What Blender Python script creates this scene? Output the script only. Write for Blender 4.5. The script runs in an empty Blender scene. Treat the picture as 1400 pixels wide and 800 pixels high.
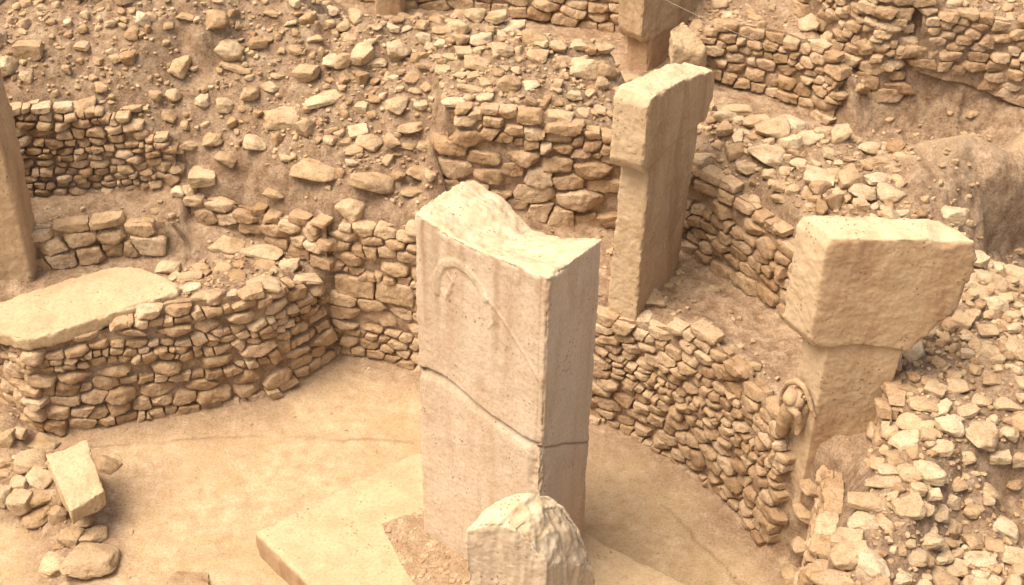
import bpy, math, random
import numpy as np
from mathutils import Vector, Matrix
from mathutils.geometry import delaunay_2d_cdt

# ------------------------------------------------------------------ camera, sky, sun, exposure
SC = bpy.context.scene
COL = SC.collection
PITCH, ROLL, FPX, CAMH = math.radians(35.0), math.radians(1.25), 1925.0, 9.0
cd = bpy.data.cameras.new('camera'); cam = bpy.data.objects.new('camera', cd); COL.objects.link(cam)
ROT = Matrix.Rotation(math.pi/2 - PITCH, 3, 'X') @ Matrix.Rotation(ROLL, 3, 'Z')
cam.matrix_world = Matrix.Translation((0, 0, CAMH)) @ ROT.to_4x4()
cd.sensor_width = 36.0; cd.lens = 36.0*FPX/1400.0; cd.clip_end = 500
cd.dof.use_dof = True; cd.dof.focus_distance = 10.6; cd.dof.aperture_fstop = 3.2
SC.camera = cam
SC.render.resolution_x = 1024; SC.render.resolution_y = 585

world = bpy.data.worlds.new('World'); SC.world = world; world.use_nodes = True
wn = world.node_tree.nodes; wl = world.node_tree.links
SUN_EL, SUN_AZ = math.radians(64), math.radians(-114)      # azimuth clockwise from +Y (north): light from the left
sky = wn.new('ShaderNodeTexSky'); sky.sky_type = 'NISHITA'; sky.sun_disc = False
sky.sun_elevation = SUN_EL; sky.sun_rotation = SUN_AZ; sky.dust_density = 4.0; sky.air_density = 1.0
warm = wn.new('ShaderNodeMix'); warm.data_type = 'RGBA'; warm.blend_type = 'MULTIPLY'
warm.inputs[0].default_value = 1.0
warm.inputs[7].default_value = (1.0, 0.82, 0.60, 1)        # daylight filtered by the beige shelter roof over the dig
wl.new(sky.outputs[0], warm.inputs[6])
bg = wn['Background']; bg.inputs[1].default_value = 0.15
wl.new(warm.outputs[2], bg.inputs[0])
sd = bpy.data.lights.new('sun', 'SUN'); sd.energy = 2.0; sd.angle = math.radians(38); sd.color = (1.0, 0.935, 0.82)
sun = bpy.data.objects.new('sun', sd); COL.objects.link(sun)
_sv = Vector((math.sin(SUN_AZ)*math.cos(SUN_EL), math.cos(SUN_AZ)*math.cos(SUN_EL), math.sin(SUN_EL)))
sun.rotation_euler = _sv.to_track_quat('Z', 'Y').to_euler(); sun.location = _sv*40
vs = SC.view_settings; vs.view_transform = 'Standard'; vs.look = 'None'; vs.gamma = 1; vs.use_curve_mapping = False
vs.exposure = 1.2

# ------------------------------------------------------------------ camera model (pixel of the 1400x800 photo -> point at a given height)
Rm = np.array(ROT)
def ray(px, py): return Rm @ np.array([(px-700)/FPX, (400-py)/FPX, -1.0])
def P(px, py, z):
    d = ray(px, py); t = (z-CAMH)/d[2]
    return np.array([d[0]*t, d[1]*t, z])
def proj(p):
    q = Rm.T @ (np.array(p, float) - np.array([0, 0, CAMH]))
    return 700 + FPX*q[0]/-q[2], 400 - FPX*q[1]/-q[2], -q[2]
def z_at(x, y, py):           # height above (x,y) that shows at photo row py
    lo, hi = -1.0, 6.0
    for _ in range(40):
        m = (lo+hi)/2
        if proj((x, y, m))[1] > py: lo = m
        else: hi = m
    return (lo+hi)/2
def PP(px, py, pt, n):        # pixel ray against a plane
    d = ray(px, py); c = np.array([0, 0, CAMH]); n = np.array(n, float)
    return c + d*(np.dot(np.array(pt)-c, n)/np.dot(d, n))

# ------------------------------------------------------------------ numpy noise
rng = np.random.default_rng(7)
_perm = rng.permutation(256).astype(np.int64); _perm = np.concatenate([_perm, _perm, _perm])
_g = rng.normal(size=(256, 3)); _g /= np.linalg.norm(_g, axis=1)[:, None]
def perlin(p):
    p = np.asarray(p, float); i = np.floor(p).astype(np.int64); f = p-i; i &= 255
    u = f*f*f*(f*(f*6-15)+10); r = 0
    for dx in (0, 1):
        for dy in (0, 1):
            for dz in (0, 1):
                h = _perm[_perm[_perm[(i[:, 0]+dx) & 255]+((i[:, 1]+dy) & 255)]+((i[:, 2]+dz) & 255)]
                g = _g[h & 255]
                w = (u[:, 0] if dx else 1-u[:, 0])*(u[:, 1] if dy else 1-u[:, 1])*(u[:, 2] if dz else 1-u[:, 2])
                r = r + w*(g[:, 0]*(f[:, 0]-dx)+g[:, 1]*(f[:, 1]-dy)+g[:, 2]*(f[:, 2]-dz))
    return r*1.6
def fbm(p, o=3):
    p = np.asarray(p, float); r = 0; a = 1
    for k in range(o): r = r + a*perlin(p*(2.03**k)+k*17.3); a *= .5
    return r

# ------------------------------------------------------------------ mesh helpers
def mk_mesh(name, V, Q, mat, tint=None, smooth=True, attrs=None):
    m = bpy.data.meshes.new(name); V = np.asarray(V, np.float32); Q = np.asarray(Q, np.int32)
    k = Q.shape[1]
    m.vertices.add(len(V)); m.vertices.foreach_set('co', V.ravel())
    m.loops.add(Q.size); m.loops.foreach_set('vertex_index', Q.ravel())
    m.polygons.add(len(Q)); m.polygons.foreach_set('loop_start', np.arange(0, Q.size, k, dtype=np.int32))
    m.update(calc_edges=True); m.validate()
    if smooth: m.polygons.foreach_set('use_smooth', np.ones(len(m.polygons), bool))
    if tint is not None: attrs = dict(attrs or {}, tint=tint)
    for a, v in (attrs or {}).items():
        at = m.attributes.new(a, 'FLOAT', 'POINT'); at.data.foreach_set('value', np.asarray(v, np.float32))
    if smooth == 'edges': m.set_sharp_from_angle(angle=math.radians(34))
    m.materials.append(mat); return m
def link(name, mesh, parent=None, **kw):
    o = bpy.data.objects.new(name, mesh); COL.objects.link(o)
    if parent is not None: o.parent = parent
    for k, v in kw.items():
        if v: o[k] = v
    return o
def empty(name, loc, **kw):
    o = bpy.data.objects.new(name, None); COL.objects.link(o); o.location = loc; o.empty_display_size = .2
    for k, v in kw.items():
        if v: o[k] = v
    return o
_cs = {}
def cube_sphere(n):
    if n in _cs: return _cs[n]
    V = []; idx = {}; Q = []
    def vid(p):
        k = tuple(int(round(c*n)) for c in p)
        if k not in idx: idx[k] = len(V); V.append(p)
        return idx[k]
    for ax in range(3):
        for s in (-1, 1):
            for i in range(n):
                for j in range(n):
                    q = []
                    for a, b in ((i, j), (i+1, j), (i+1, j+1), (i, j+1)):
                        p = [0, 0, 0]; p[ax] = s; p[(ax+1) % 3] = 2*a/n-1; p[(ax+2) % 3] = 2*b/n-1
                        q.append(vid(tuple(p)))
                    Q.append(q if s > 0 else q[::-1])
    V = np.array(V, float); W = np.tan(V*.72)/math.tan(.72); V = W/np.linalg.norm(W, axis=1)[:, None]
    _cs[n] = (V, np.array(Q)); return _cs[n]
def poly_radius(D, N, H, q):
    A = np.maximum(D @ (N/H[:, None]).T, 0)
    return (A**q).sum(1)**(-1.0/q)
def rough_up(V, size, seed, amt=1.0):
    n = V/np.maximum(np.linalg.norm(V, axis=1), 1e-6)[:, None]
    s = V/size
    d = .07*perlin(s*1.6+seed) + .055*perlin(s*3.7+seed*1.7)-.05*np.abs(perlin(s*6+seed))+.02*perlin(s*11+seed)
    return V + n*(d*size*amt)[:, None]
class Bag:
    def __init__(s): s.V = []; s.Q = []; s.T = []; s.n = 0
    def add(s, V, Q, tint):
        s.V.append(V); s.Q.append(Q+s.n); s.T.append(np.full(len(V), tint)); s.n += len(V)
    def mesh(s, name, mat): return mk_mesh(name, np.concatenate(s.V), np.concatenate(s.Q), mat, np.concatenate(s.T), smooth='edges')

# ------------------------------------------------------------------ materials
def nodes(name):
    m = bpy.data.materials.new(name); m.use_nodes = True; nt = m.node_tree
    b = nt.nodes['Principled BSDF']; b.inputs['Roughness'].default_value = .93
    b.inputs['Specular IOR Level'].default_value = .18
    return m, nt, b
def N_(nt, t, **kw):
    n = nt.nodes.new(t)
    for k, v in kw.items(): setattr(n, k, v)
    return n
def noise(nt, vec, scale, det=6, rough=.6, dist=0):
    n = N_(nt, 'ShaderNodeTexNoise'); n.inputs['Scale'].default_value = scale; n.inputs['Detail'].default_value = det
    n.inputs['Roughness'].default_value = rough; n.inputs['Distortion'].default_value = dist
    nt.links.new(vec, n.inputs['Vector']); return n.outputs['Fac']
def ramp(nt, fac, stops):
    r = N_(nt, 'ShaderNodeValToRGB'); e = r.color_ramp.elements
    while len(e) < len(stops): e.new(.5)
    for k, (p, c) in enumerate(stops): e[k].position = p; e[k].color = (*c, 1) if len(c) == 3 else c
    nt.links.new(fac, r.inputs[0]); return r.outputs[0]
def mix(nt, f, a, b, mode='MIX'):
    m = N_(nt, 'ShaderNodeMix', data_type='RGBA', blend_type=mode)
    for s, v in ((0, f), (6, a), (7, b)):
        if hasattr(v, 'links'): nt.links.new(v, m.inputs[s])
        else: m.inputs[s].default_value = v if s == 0 else (*v, 1)
    return m.outputs[2]
def math_(nt, op, a, b=None, clamp=False):
    m = N_(nt, 'ShaderNodeMath', operation=op, use_clamp=clamp)
    for s, v in ((0, a), (1, b)):
        if v is None: continue
        if hasattr(v, 'links'): nt.links.new(v, m.inputs[s])
        else: m.inputs[s].default_value = v
    return m.outputs[0]
def bump(nt, b, hs):
    prev = None
    for h, st, dist in hs:
        n = N_(nt, 'ShaderNodeBump'); n.inputs['Strength'].default_value = st; n.inputs['Distance'].default_value = dist
        nt.links.new(h, n.inputs['Height'])
        if prev: nt.links.new(prev, n.inputs['Normal'])
        prev = n.outputs[0]
    nt.links.new(prev, b.inputs['Normal'])
def geo_pos(nt): return N_(nt, 'ShaderNodeNewGeometry').outputs['Position']

def mat_stone(name, ca, cb, cc, obj_random=False):
    m, nt, b = nodes(name); pos = geo_pos(nt)
    t = N_(nt, 'ShaderNodeAttribute', attribute_name='tint').outputs['Fac']
    if obj_random:
        t = N_(nt, 'ShaderNodeObjectInfo').outputs['Random']
    base = ramp(nt, t, [(0, ca), (.5, cb), (1, cc)])
    hue = math_(nt, 'FRACT', math_(nt, 'MULTIPLY', t, 7.31))
    base = mix(nt, math_(nt, 'MULTIPLY', hue, .35), base, (.40, .29, .17))
    mot = noise(nt, pos, 9, 8, .65)
    base = mix(nt, 1.0, base, ramp(nt, mot, [(.28, (.60, .50, .40)), (.47, (.92, .88, .83)), (.75, (1.14, 1.13, 1.1))]), 'MULTIPLY')
    base = mix(nt, 1.0, base, ramp(nt, noise(nt, pos, 1.7, 4, .6), [(.3, (.82, .76, .68)), (.5, (1, 1, 1)), (.7, (1.1, 1.1, 1.09))]), 'MULTIPLY')
    pit = noise(nt, pos, 60, 4, .7)
    base = mix(nt, 1.0, base, ramp(nt, pit, [(.32, (.55, .45, .35)), (.46, (1, 1, 1))]), 'MULTIPLY')
    nt.links.new(base, b.inputs['Base Color'])
    bump(nt, b, [(noise(nt, pos, 17, 8, .72), .8, .03), (noise(nt, pos, 90, 4, .6), .5, .006)])
    return m
M_WALL = mat_stone('wall_limestone', (.36, .25, .16), (.47, .35, .235), (.57, .45, .33))
M_LOOSE = mat_stone('loose_limestone', (.40, .295, .19), (.50, .395, .275), (.58, .485, .36), True)
M_RUB = mat_stone('rubble_limestone', (.36, .25, .155), (.48, .36, .24), (.58, .465, .34))

def remesh(V, F, voxel, it=2):
    m = bpy.data.meshes.new('tmp'); m.from_pydata([tuple(v) for v in V], [], F); m.validate()
    o = bpy.data.objects.new('tmp', m); COL.objects.link(o)
    k = o.modifiers.new('r', 'REMESH'); k.mode = 'VOXEL'; k.voxel_size = voxel
    if it: s = o.modifiers.new('s', 'SMOOTH'); s.factor = .5; s.iterations = it
    dg = bpy.context.evaluated_depsgraph_get(); e = bpy.data.meshes.new_from_object(o.evaluated_get(dg))
    n = len(e.vertices); Vv = np.empty(n*3); e.vertices.foreach_get('co', Vv); Vn = np.empty(n*3); e.vertices.foreach_get('normal', Vn)
    q = np.empty(len(e.loops), int); e.loops.foreach_get('vertex_index', q)
    bpy.data.objects.remove(o); bpy.data.meshes.remove(m); bpy.data.meshes.remove(e)
    return Vv.reshape(-1, 3), Vn.reshape(-1, 3), q.reshape(-1, 4)
def prism(loop, vec):
    """closed solid: planar outline swept along vec"""
    L = np.array(loop, float); n = len(L); V = np.vstack([L, L+np.array(vec)])
    F = [list(range(n))[::-1], list(range(n, 2*n))]+[[i, (i+1) % n, n+(i+1) % n, n+i] for i in range(n)]
    nrm = np.zeros(3)
    for i in range(n): nrm += np.cross(L[i], L[(i+1) % n])
    if np.dot(nrm, vec) < 0: F = [f[::-1] for f in F]
    return V, F
# ------------------------------------------------------------------ walls: foot line + height read from the top row
class Wall:
    def __init__(s, name, foot, tops, batter=.05, **kw):
        F = np.array([P(*f) for f in foot]); n = len(F)
        t = np.gradient(F[:, :2], axis=0) if n > 2 else np.repeat((F[1:, :2]-F[:1, :2]), 2, 0)
        seg = np.diff(F[:, :2], axis=0); seg /= np.linalg.norm(seg, axis=1)[:, None]
        t = np.vstack([seg[:1], seg[:-1]+seg[1:], seg[-1:]]) if n > 2 else np.vstack([seg, seg])
        t /= np.linalg.norm(t, axis=1)[:, None]
        s.N = np.column_stack([t[:, 1], -t[:, 0], np.zeros(n)])
        s.F = F; s.T = F.copy()
        for k in range(n):
            z = z_at(F[k, 0], F[k, 1], tops[k])
            for _ in range(3):
                xy = F[k] - s.N[k]*batter*max(z-F[k, 2], .1); z = z_at(xy[0], xy[1], tops[k])
            s.T[k] = (xy[0], xy[1], z)
        s.L = np.concatenate([[0], np.cumsum(np.linalg.norm(np.diff(F, axis=0), axis=1))])
        s.name = name; s.kw = kw
    def at(s, u, v):
        u = np.clip(u, 0, s.L[-1]-1e-6)
        f = np.column_stack([np.interp(u, s.L, s.F[:, k]) for k in range(3)])
        t = np.column_stack([np.interp(u, s.L, s.T[:, k]) for k in range(3)])
        nn = np.column_stack([np.interp(u, s.L, s.N[:, k]) for k in range(3)]); nn /= np.linalg.norm(nn, axis=1)[:, None]
        H = np.linalg.norm(t-f, axis=1); up = (t-f)/H[:, None]
        return f + up*np.asarray(v)[:, None], nn, up, H
W = {}
def wall(key, foot, tops, **kw): W[key] = Wall(key, foot, tops, **kw)
wall('block', [(-160, 445, 0), (0, 542, 0), (56, 594, 0), (130, 582, 0), (250, 563, 0), (375, 541, 0), (452, 492, 0)],
     [395, 466, 476, 464, 415, 398, 380], size=.155, cap=1)
wall('back', [(462, 484, 0), (520, 492, 0), (567, 501, 0), (690, 536, 0), (812, 573, 0)], [303, 308, 308, 352, 428], size=.15)
wall('right', [(816, 575, 0), (870, 594, 0), (940, 640, 0), (1000, 688, 0), (1028, 722, 0), (1043, 746, 0)], [430, 442, 458, 520, 562, 592], size=.125)
NEARF = [proj((x, y, 0))[:2]+(0,) for x, y in ((2.57, 8.66), (2.46, 8.15), (2.25, 7.6), (2.08, 7.0), (1.75, 6.3), (1.2, 5.5))]
wall('near', NEARF, [proj((x, y, z))[1] for x, y, z in ((2.57, 8.66, 1.3), (2.46, 8.15, 1.38), (2.25, 7.6, 1.42), (2.08, 7.0, 1.42), (1.75, 6.3, 1.4), (1.2, 5.5, 1.4))], size=.14)
# plan of the pillar with the carved animal: its narrow front stands in the face of the enclosure wall
c0 = P(1097, 475, 2.31); c1 = P(1290, 477, 2.31); ax = (c1-c0)[:2]; ax /= np.linalg.norm(ax)
bb = np.array([-ax[1], ax[0]]); bb = bb if bb[1] > 0 else -bb
bb = bb*np.cos(.5)-ax*np.sin(.5)
sh0 = P(1130, 480, 2.28)[:2]; sh1 = sh0+bb*.30
fnar = np.array([bb[1], -bb[0]]); fnar = fnar if fnar[0] < 0 else -fnar
wall('low', [(56, 368, 1.08), (140, 352, 1.12), (230, 345, 1.2)], [312, 303, 302], size=.20)
wall('bay', [(-160, 300, 1.45), (25, 270, 1.5), (120, 262, 1.5), (200, 257, 1.55), (243, 246, 1.65)], [190, 152, 146, 168, 195], size=.12)
wall('mid', [(262, 300, 1.3), (330, 315, 1.22), (400, 345, 1.12), (447, 366, 1.08)], [266, 281, 299, 302], size=.14)
wall('upper', [(612, 262, 1.75), (700, 286, 1.6), (770, 298, 1.5), (845, 308, 1.45)], [150, 150, 163, 196], size=.20)
wall('terrace', [(856, 311, 1.4), (945, 345, 1.35), (1010, 388, 1.35), (1075, 437, 1.35), (1130, 470, 1.4), (1180, 493, 1.45)],
     [205, 228, 280, 342, 375, 402], size=.15)
wall('pocket', [(1204, 512, 1.48), (1194, 565, 1.46), (1199, 628, 1.42)], [440, 495, 566], size=.15)
wall('rear', [(926, 97, 1.7), (965, 106, 1.72), (1007, 118, 1.65), (1060, 133, 1.6), (1102, 150, 1.58), (1135, 175, 1.52)], [62, 33, 32, 42, 58, 92], size=.15)
wall('pier', [(1085, 12, 2.45), (1150, 85, 2.15), (1195, 130, 1.9), (1226, 146, 1.75)], [-60, -45, -35, -25], size=.15)
wall('bank', [(1248, 92, 2.25), (1320, 110, 2.12), (1400, 140, 1.95), (1500, 150, 1.9)], [2, 22, 28, 36], size=.14)
wall('far', [(440, -10, 1.75), (540, 8, 1.68), (640, 14, 1.6), (757, 33, 1.55), (830, 42, 1.5), (930, 50, 1.55)], [-70]*6, size=.16)

# ------------------------------------------------------------------ terrain from measured heights
PT = []; ED = []
def pt(x, y, z, r, q=None): PT.append((x, y, z, r, r if q is None else q)); return len(PT)-1
def pix(l):
    for a in l: q = P(a[0], a[1], a[2]); pt(q[0], q[1], a[2], a[3], a[4] if len(a) > 4 else None)
RF = dict(block=.25, back=.3, right=.35, near=.3, low=.3, bay=.35, mid=.4, upper=.4, terrace=.4, pocket=.4, rear=.5, pier=.6, bank=.8, far=.4)
RT = dict(block=.6, back=.8, right=.5, near=.8, low=.3, bay=.8, mid=.8, upper=.9, terrace=.9, pocket=.95, rear=.7, pier=.8, bank=.8, far=.6)
for k, w in W.items():
    ia = [pt(*(w.F[i]-w.N[i]*.05)[:2], w.F[i][2], RF[k], 0) for i in range(len(w.F))]
    ib = [pt(*(w.T[i]-w.N[i]*.09)[:2], w.T[i][2]-.025, RT[k]) for i in range(len(w.F))]
    for c in (ia, ib): ED += list(zip(c[:-1], c[1:]))
    if k in ('block', 'back', 'right', 'near'):     # dusty floor in front of the foot
        for i in range(1, len(w.F)): q = w.F[i]+w.N[i]*(.30 if i < len(w.F)-1 else .2); pt(q[0], q[1], 0, .24 if k != 'near' else .1, 0)
        for i in range(1, len(w.F)-1):
            if k != 'near': q = w.F[i]+w.N[i]*.62; pt(q[0], q[1], 0, .13, 0)
w_, n_ = W['right'], W['near']
lo = [pt(*(w_.F[-1]-w_.N[-1]*.05)[:2], 0, .35, 0), pt(*(sh0+fnar*.03), 0, .35, 0), pt(*(n_.F[0]-n_.N[0]*.05)[:2], 0, .35, 0)]
hi_ = [pt(*(w_.T[-1]-w_.N[-1]*.095)[:2], 1.38, .5), pt(*(sh0-fnar*.08), 1.38, .5), pt(*(n_.T[0]-n_.N[0]*.095)[:2], 1.4, .5)]
for c in (lo, hi_): ED += list(zip(c[:-1], c[1:]))
# floor (lightly dusty near the wall feet, clean in the middle)
pix([(500, 520, 0, .1, 0), (400, 560, 0, .05, 0), (250, 600, 0, .08, 0), (150, 625, .02, .15, 0), (540, 560, 0, .0), (860, 640, 0, .08, 0), (930, 690, 0, .05, 0), (1000, 760, 0, .1, 0),
     (300, 700, 0, 0), (200, 780, 0, 0), (640, 700, 0, 0), (900, 760, 0, 0), (700, 1000, 0, 0), (300, 1000, 0, 0), (0, 720, 0, .05, 0), (-200, 760, 0, 0.05, 0), (30, 600, .12, .6, .4), (-60, 580, .1, .6, .3), (15, 570, .16, .6, .4),
     (40, 650, .26, .7, 1), (90, 645, .24, .6, 1), (0, 670, .24, .7, 1), (55, 700, .12, .6, .95), (20, 620, .2, .7, 1), (118, 745, .06, .5, .4), (155, 680, 0, .3, 0), (60, 740, 0, .25, 0)])
for x, y in ((-4.2, 5.2), (-4, 7), (0, 5), (.8, 4.9)): pt(x, y, 0, 0)
for x, y in ((-5.5, 3.6), (0, 3.2), (3.2, 4.4), (5, 4)): pt(x, y, 2.1, .6)
pix([(-220, 640, .0, .1, 0), (-420, 600, .2, .3), (-600, 560, 1.6, .6), (-700, 420, 1.8, .6), (-300, 380, 1.35, .4)])
# left terrace and bay ledges
pix([(80, 440, .98, .35, .05), (200, 400, 1.0, .35, .1), (20, 400, 1.02, .35, .05), (270, 355, 1.12, .6), (330, 350, 1.12, .7), (390, 362, 1.1, .7), (250, 320, 1.25, .45, .2),
     (60, 290, 1.5, .4, .15), (150, 282, 1.5, .4, .15), (225, 285, 1.45, .5, .3), (250, 262, 1.62, .7), (40, 305, 1.46, .35, .1), (200, 300, 1.42, .35, .1), (-150, 330, 1.4, .4)])
# rubble bank above the curved back wall
pix([(260, 238, 1.7, .8), (285, 205, 1.95, .9), (350, 190, 2.1, .9), (430, 205, 2.08, .95), (520, 215, 2.05, .95), (580, 235, 1.9, .9), (590, 190, 2.3, .95), (300, 250, 1.7, .8),
     (380, 250, 1.8, .8), (450, 262, 1.82, .8), (520, 268, 1.82, .85), (570, 285, 1.74, .6), (620, 290, 1.68, .5), (680, 305, 1.58, .4, .2), (760, 318, 1.42, .4, .2), (820, 330, 1.36, .4, .2), (800, 400, 1.28, .5, .2),
     (330, 120, 2.45, .8), (430, 110, 2.5, .85), (520, 110, 2.52, .9), (600, 90, 2.72, .9), (680, 100, 2.78, .9), (760, 110, 2.72, .95), (820, 125, 2.62, .95), (850, 160, 2.5, .8),
     (330, 40, 2.85, .8), (430, 10, 3.0, .8), (520, 18, 3.0, .9), (600, 22, 2.95, .95), (650, 18, 2.96, 1), (700, 34, 2.9, 1), (760, 68, 2.8, 1), (830, 90, 2.68, .95), (862, 118, 2.55, .8),
     (225, 165, 2.2, .6), (150, 118, 2.64, .5), (40, 122, 2.6, .5), (0, 65, 2.88, .6), (100, 55, 2.88, .7), (200, 60, 2.85, .75), (255, 80, 2.65, .7), (290, 100, 2.55, .7), (100, -20, 3.2, .8), (250, -10, 3.2, .85), (270, 40, 2.98, .9),
     (-150, 60, 2.9, .6), (-120, -50, 3.2, .7), (350, -60, 3.35, .7), (-300, 200, 2.6, .6), (-500, 100, 2.9, .6)])
# behind the crest: the sunken neighbouring enclosures
def behind(l, dy, z, r, q=None):
    for a in l:
        p = P(*a); pt(p[0], p[1]+dy, z, r, q)
behind([(470, 10, 3.05), (540, 18, 3.0), (600, 20, 2.95), (650, 18, 2.96), (700, 34, 2.9), (760, 68, 2.8), (830, 90, 2.68), (866, 112, 2.55)], .5, 1.72, .4, .1)
behind([(470, 10, 3.05), (540, 18, 3.0), (600, 20, 2.95), (650, 18, 2.96), (700, 34, 2.9), (760, 68, 2.8), (830, 90, 2.68)], .16, 2.88, 1)
behind([(975, 150, 2.55), (1060, 172, 2.6), (1130, 186, 2.6), (1205, 205, 2.62)], .15, 2.6, 1)
behind([(540, 18, 3.0), (650, 18, 2.96), (760, 68, 2.8), (840, 95, 2.68)], 1.6, 1.62, .4, .05)
pix([(850, 100, 1.62, .3, .1), (780, 60, 1.58, .3, .1), (920, 112, 1.7, .3, .1), (905, 80, 1.68, .4, .2)])
# right rubble plateau, its crest, the earth ridge and the two trenches
pix([(985, 185, 2.5, .95), (1050, 240, 2.42, 1), (1095, 290, 2.38, 1), (1150, 300, 2.42, .9), (1210, 310, 2.42, .9), (1228, 275, 2.5, 1), (950, 190, 2.45, .7), (1280, 320, 2.38, .9),
     (975, 150, 2.55, .9), (1060, 172, 2.6, 1), (1130, 186, 2.6, 1), (1205, 205, 2.62, .9), (1250, 190, 2.74, .24, .15), (1330, 176, 2.7, .2, .12), (1365, 225, 2.52, .25, .12), (1420, 160, 2.68, .2, .12), (1420, 200, 2.55, .2, .12), (1500, 190, 2.6, .2, .12), (1560, 150, 2.68, .3, .1),
     (1250, 260, 2.56, .4, .25), (1300, 225, 2.6, .2, .12), (1380, 205, 2.52, .2, .12), (1290, 268, 2.46, .5, .3), (1340, 257, 2.35, .8, .2), (1400, 240, 2.35, .8, .2), (1500, 230, 2.35, .5, .15),
     (1350, 345, 1.68, 1.5, .4), (1400, 352, 1.48, 1.5, .4), (1500, 350, 1.45, 1.3, .3), (1312, 332, 2.3, .7), (1350, 366, 1.85, .6), (1400, 395, 1.5, .6), (1500, 430, 1.5, .6),
     (1325, 362, 2.2, .95), (1362, 398, 2.15, .95), (1405, 440, 2.12, 1), (1500, 500, 2.1, 1)])
behind([(900, 130, 2.4), (975, 150, 2.55), (1060, 172, 2.6), (1130, 186, 2.6), (1205, 205, 2.62)], .45, 1.68, .4, .15)
behind([(1250, 190, 2.74), (1330, 176, 2.7), (1420, 160, 2.68), (1560, 150, 2.68)], .4, 1.75, .5, .15)
behind([(1250, 190, 2.74), (1330, 176, 2.7), (1420, 160, 2.68), (1560, 150, 2.68)], 1.0, 1.6, .5, .15)
pix([(1175, 195, 1.5, .7, .3), (1240, 172, 1.58, 1.3, .4), (1310, 185, 1.6, 1.5, .4), (1400, 170, 1.65, 1.5, .4), (1500, 165, 1.7, 1.2, .4),
     (1245, 125, 1.95, 1.4, .5), (1320, 140, 1.85, 1.6, .5), (1100, 25, 2.45, .5), (1000, 12, 2.3, .6), (1150, 60, 2.3, .5), (960, 22, 2.22, .5), (1060, -30, 2.5, .6), (960, -40, 2.5, .6)])
# rubble shoulder to the right of the right-hand pillar
pix([(1240, 430, 2.12, .9), (1290, 400, 2.2, .9), (1240, 500, 2.0, .9), (1330, 450, 2.1, .95), (1400, 520, 2.05, 1), (1300, 530, 1.98, .95), (1245, 555, 1.95, 1), (1232, 590, 1.9, 1), (1205, 640, 1.84, 1),
     (1180, 690, 1.8, 1), (1155, 735, 1.75, .9), (1135, 800, 1.7, .9), (1125, 860, 1.7, .9), (1120, 1000, 1.6, .9), (1300, 600, 1.94, 1), (1262, 650, 1.9, 1), (1235, 740, 1.74, .9), (1205, 810, 1.66, 1), (1400, 600, 1.85, 1), (1500, 620, 1.8, 1),
     (1240, 540, 1.97, 1), (1330, 660, 1.66, 1), (1375, 690, 1.34, .4, .2), (1450, 690, 1.3, .4, .2), (1400, 640, 1.62, 1), (1305, 730, 1.45, 1), (1380, 765, 1.4, 1), (1280, 800, 1.48, 1), (1400, 830, 1.4, 1), (1300, 900, 1.4, 1), (1500, 900, 1.4, 1), (1200, 1100, 1.4, 1),
     (1165, 625, 1.42, .4, .2), (1150, 660, 1.45, .6), (1125, 600, 1.4, .4), (1185, 520, 1.46, .4, .2)])
# earth ledge between the enclosure wall and the terrace wall
pix([(900, 400, 1.3, .45, .2), (960, 420, 1.32, .45, .15), (1000, 470, 1.34, .45, .15), (1050, 500, 1.38, .45, .15), (1070, 560, 1.4, .4, .15), (930, 370, 1.32, .5, .25), (880, 420, 1.28, .5, .3)])
for x, y, z in ((-80, -60, 2.6), (80, -60, 2.6), (-80, 120, 2.9), (80, 120, 2.9), (-12, 4, 2.6), (12, 4, 2.2), (-12, 12, 2.9), (12, 12, 2.7), (-12, 20, 3.2), (0, 20, 3.3), (12, 20, 3.2), (0, -4, 2.4), (-6, 17.5, 3.2), (7, 17, 3.1), (2.5, 17.6, 3.1)):
    pt(x, y, z, .5)

pts = np.array(PT)
v2, e2, f2, ov, oe, of_ = delaunay_2d_cdt([Vector(p[:2]) for p in PT], ED, [], 0, 1e-5)
v2 = np.array([tuple(v) for v in v2]); A3 = np.zeros((len(v2), 3))
for i, o in enumerate(ov):
    if o: A3[i] = pts[o[0], 2:]
    else:
        d = np.hypot(*(pts[:, :2]-v2[i]).T); j = np.argsort(d)[:2]; A3[i] = pts[j, 2:].mean(0); print('CROSS at', v2[i])
RES = .021
gx = np.arange(-8.0, 8.0, RES); gy = np.arange(4.0, 19.0, RES)
NX, NY = len(gx), len(gy)
G = np.full((NY, NX, 3), np.nan)
for f in f2:
    a, b, c = (v2[i] for i in f); za, zb, zc = (A3[i] for i in f)
    x0, x1 = min(a[0], b[0], c[0]), max(a[0], b[0], c[0]); y0, y1 = min(a[1], b[1], c[1]), max(a[1], b[1], c[1])
    i0, i1 = np.searchsorted(gx, [x0, x1]); j0, j1 = np.searchsorted(gy, [y0, y1])
    if i0 >= i1 or j0 >= j1: continue
    X, Y = np.meshgrid(gx[i0:i1], gy[j0:j1])
    den = (b[1]-c[1])*(a[0]-c[0])+(c[0]-b[0])*(a[1]-c[1])
    if abs(den) < 1e-12: continue
    l1 = ((b[1]-c[1])*(X-c[0])+(c[0]-b[0])*(Y-c[1]))/den; l2 = ((c[1]-a[1])*(X-c[0])+(a[0]-c[0])*(Y-c[1]))/den; l3 = 1-l1-l2
    m = (l1 >= -1e-6) & (l2 >= -1e-6) & (l3 >= -1e-6)
    S = G[j0:j1, i0:i1]; S[m] = (l1[..., None]*za+l2[..., None]*zb+l3[..., None]*zc)[m]
print('nan cells', np.isnan(G[..., 0]).sum())
G = np.nan_to_num(G, nan=2.6)
def blur(A, k):
    for _ in range(k):
        B = A.copy(); B[1:-1] = (A[:-2]+2*A[1:-1]+A[2:])/4; A = B.copy(); A[:, 1:-1] = (B[:, :-2]+2*B[:, 1:-1]+B[:, 2:])/4
    return A
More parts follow.
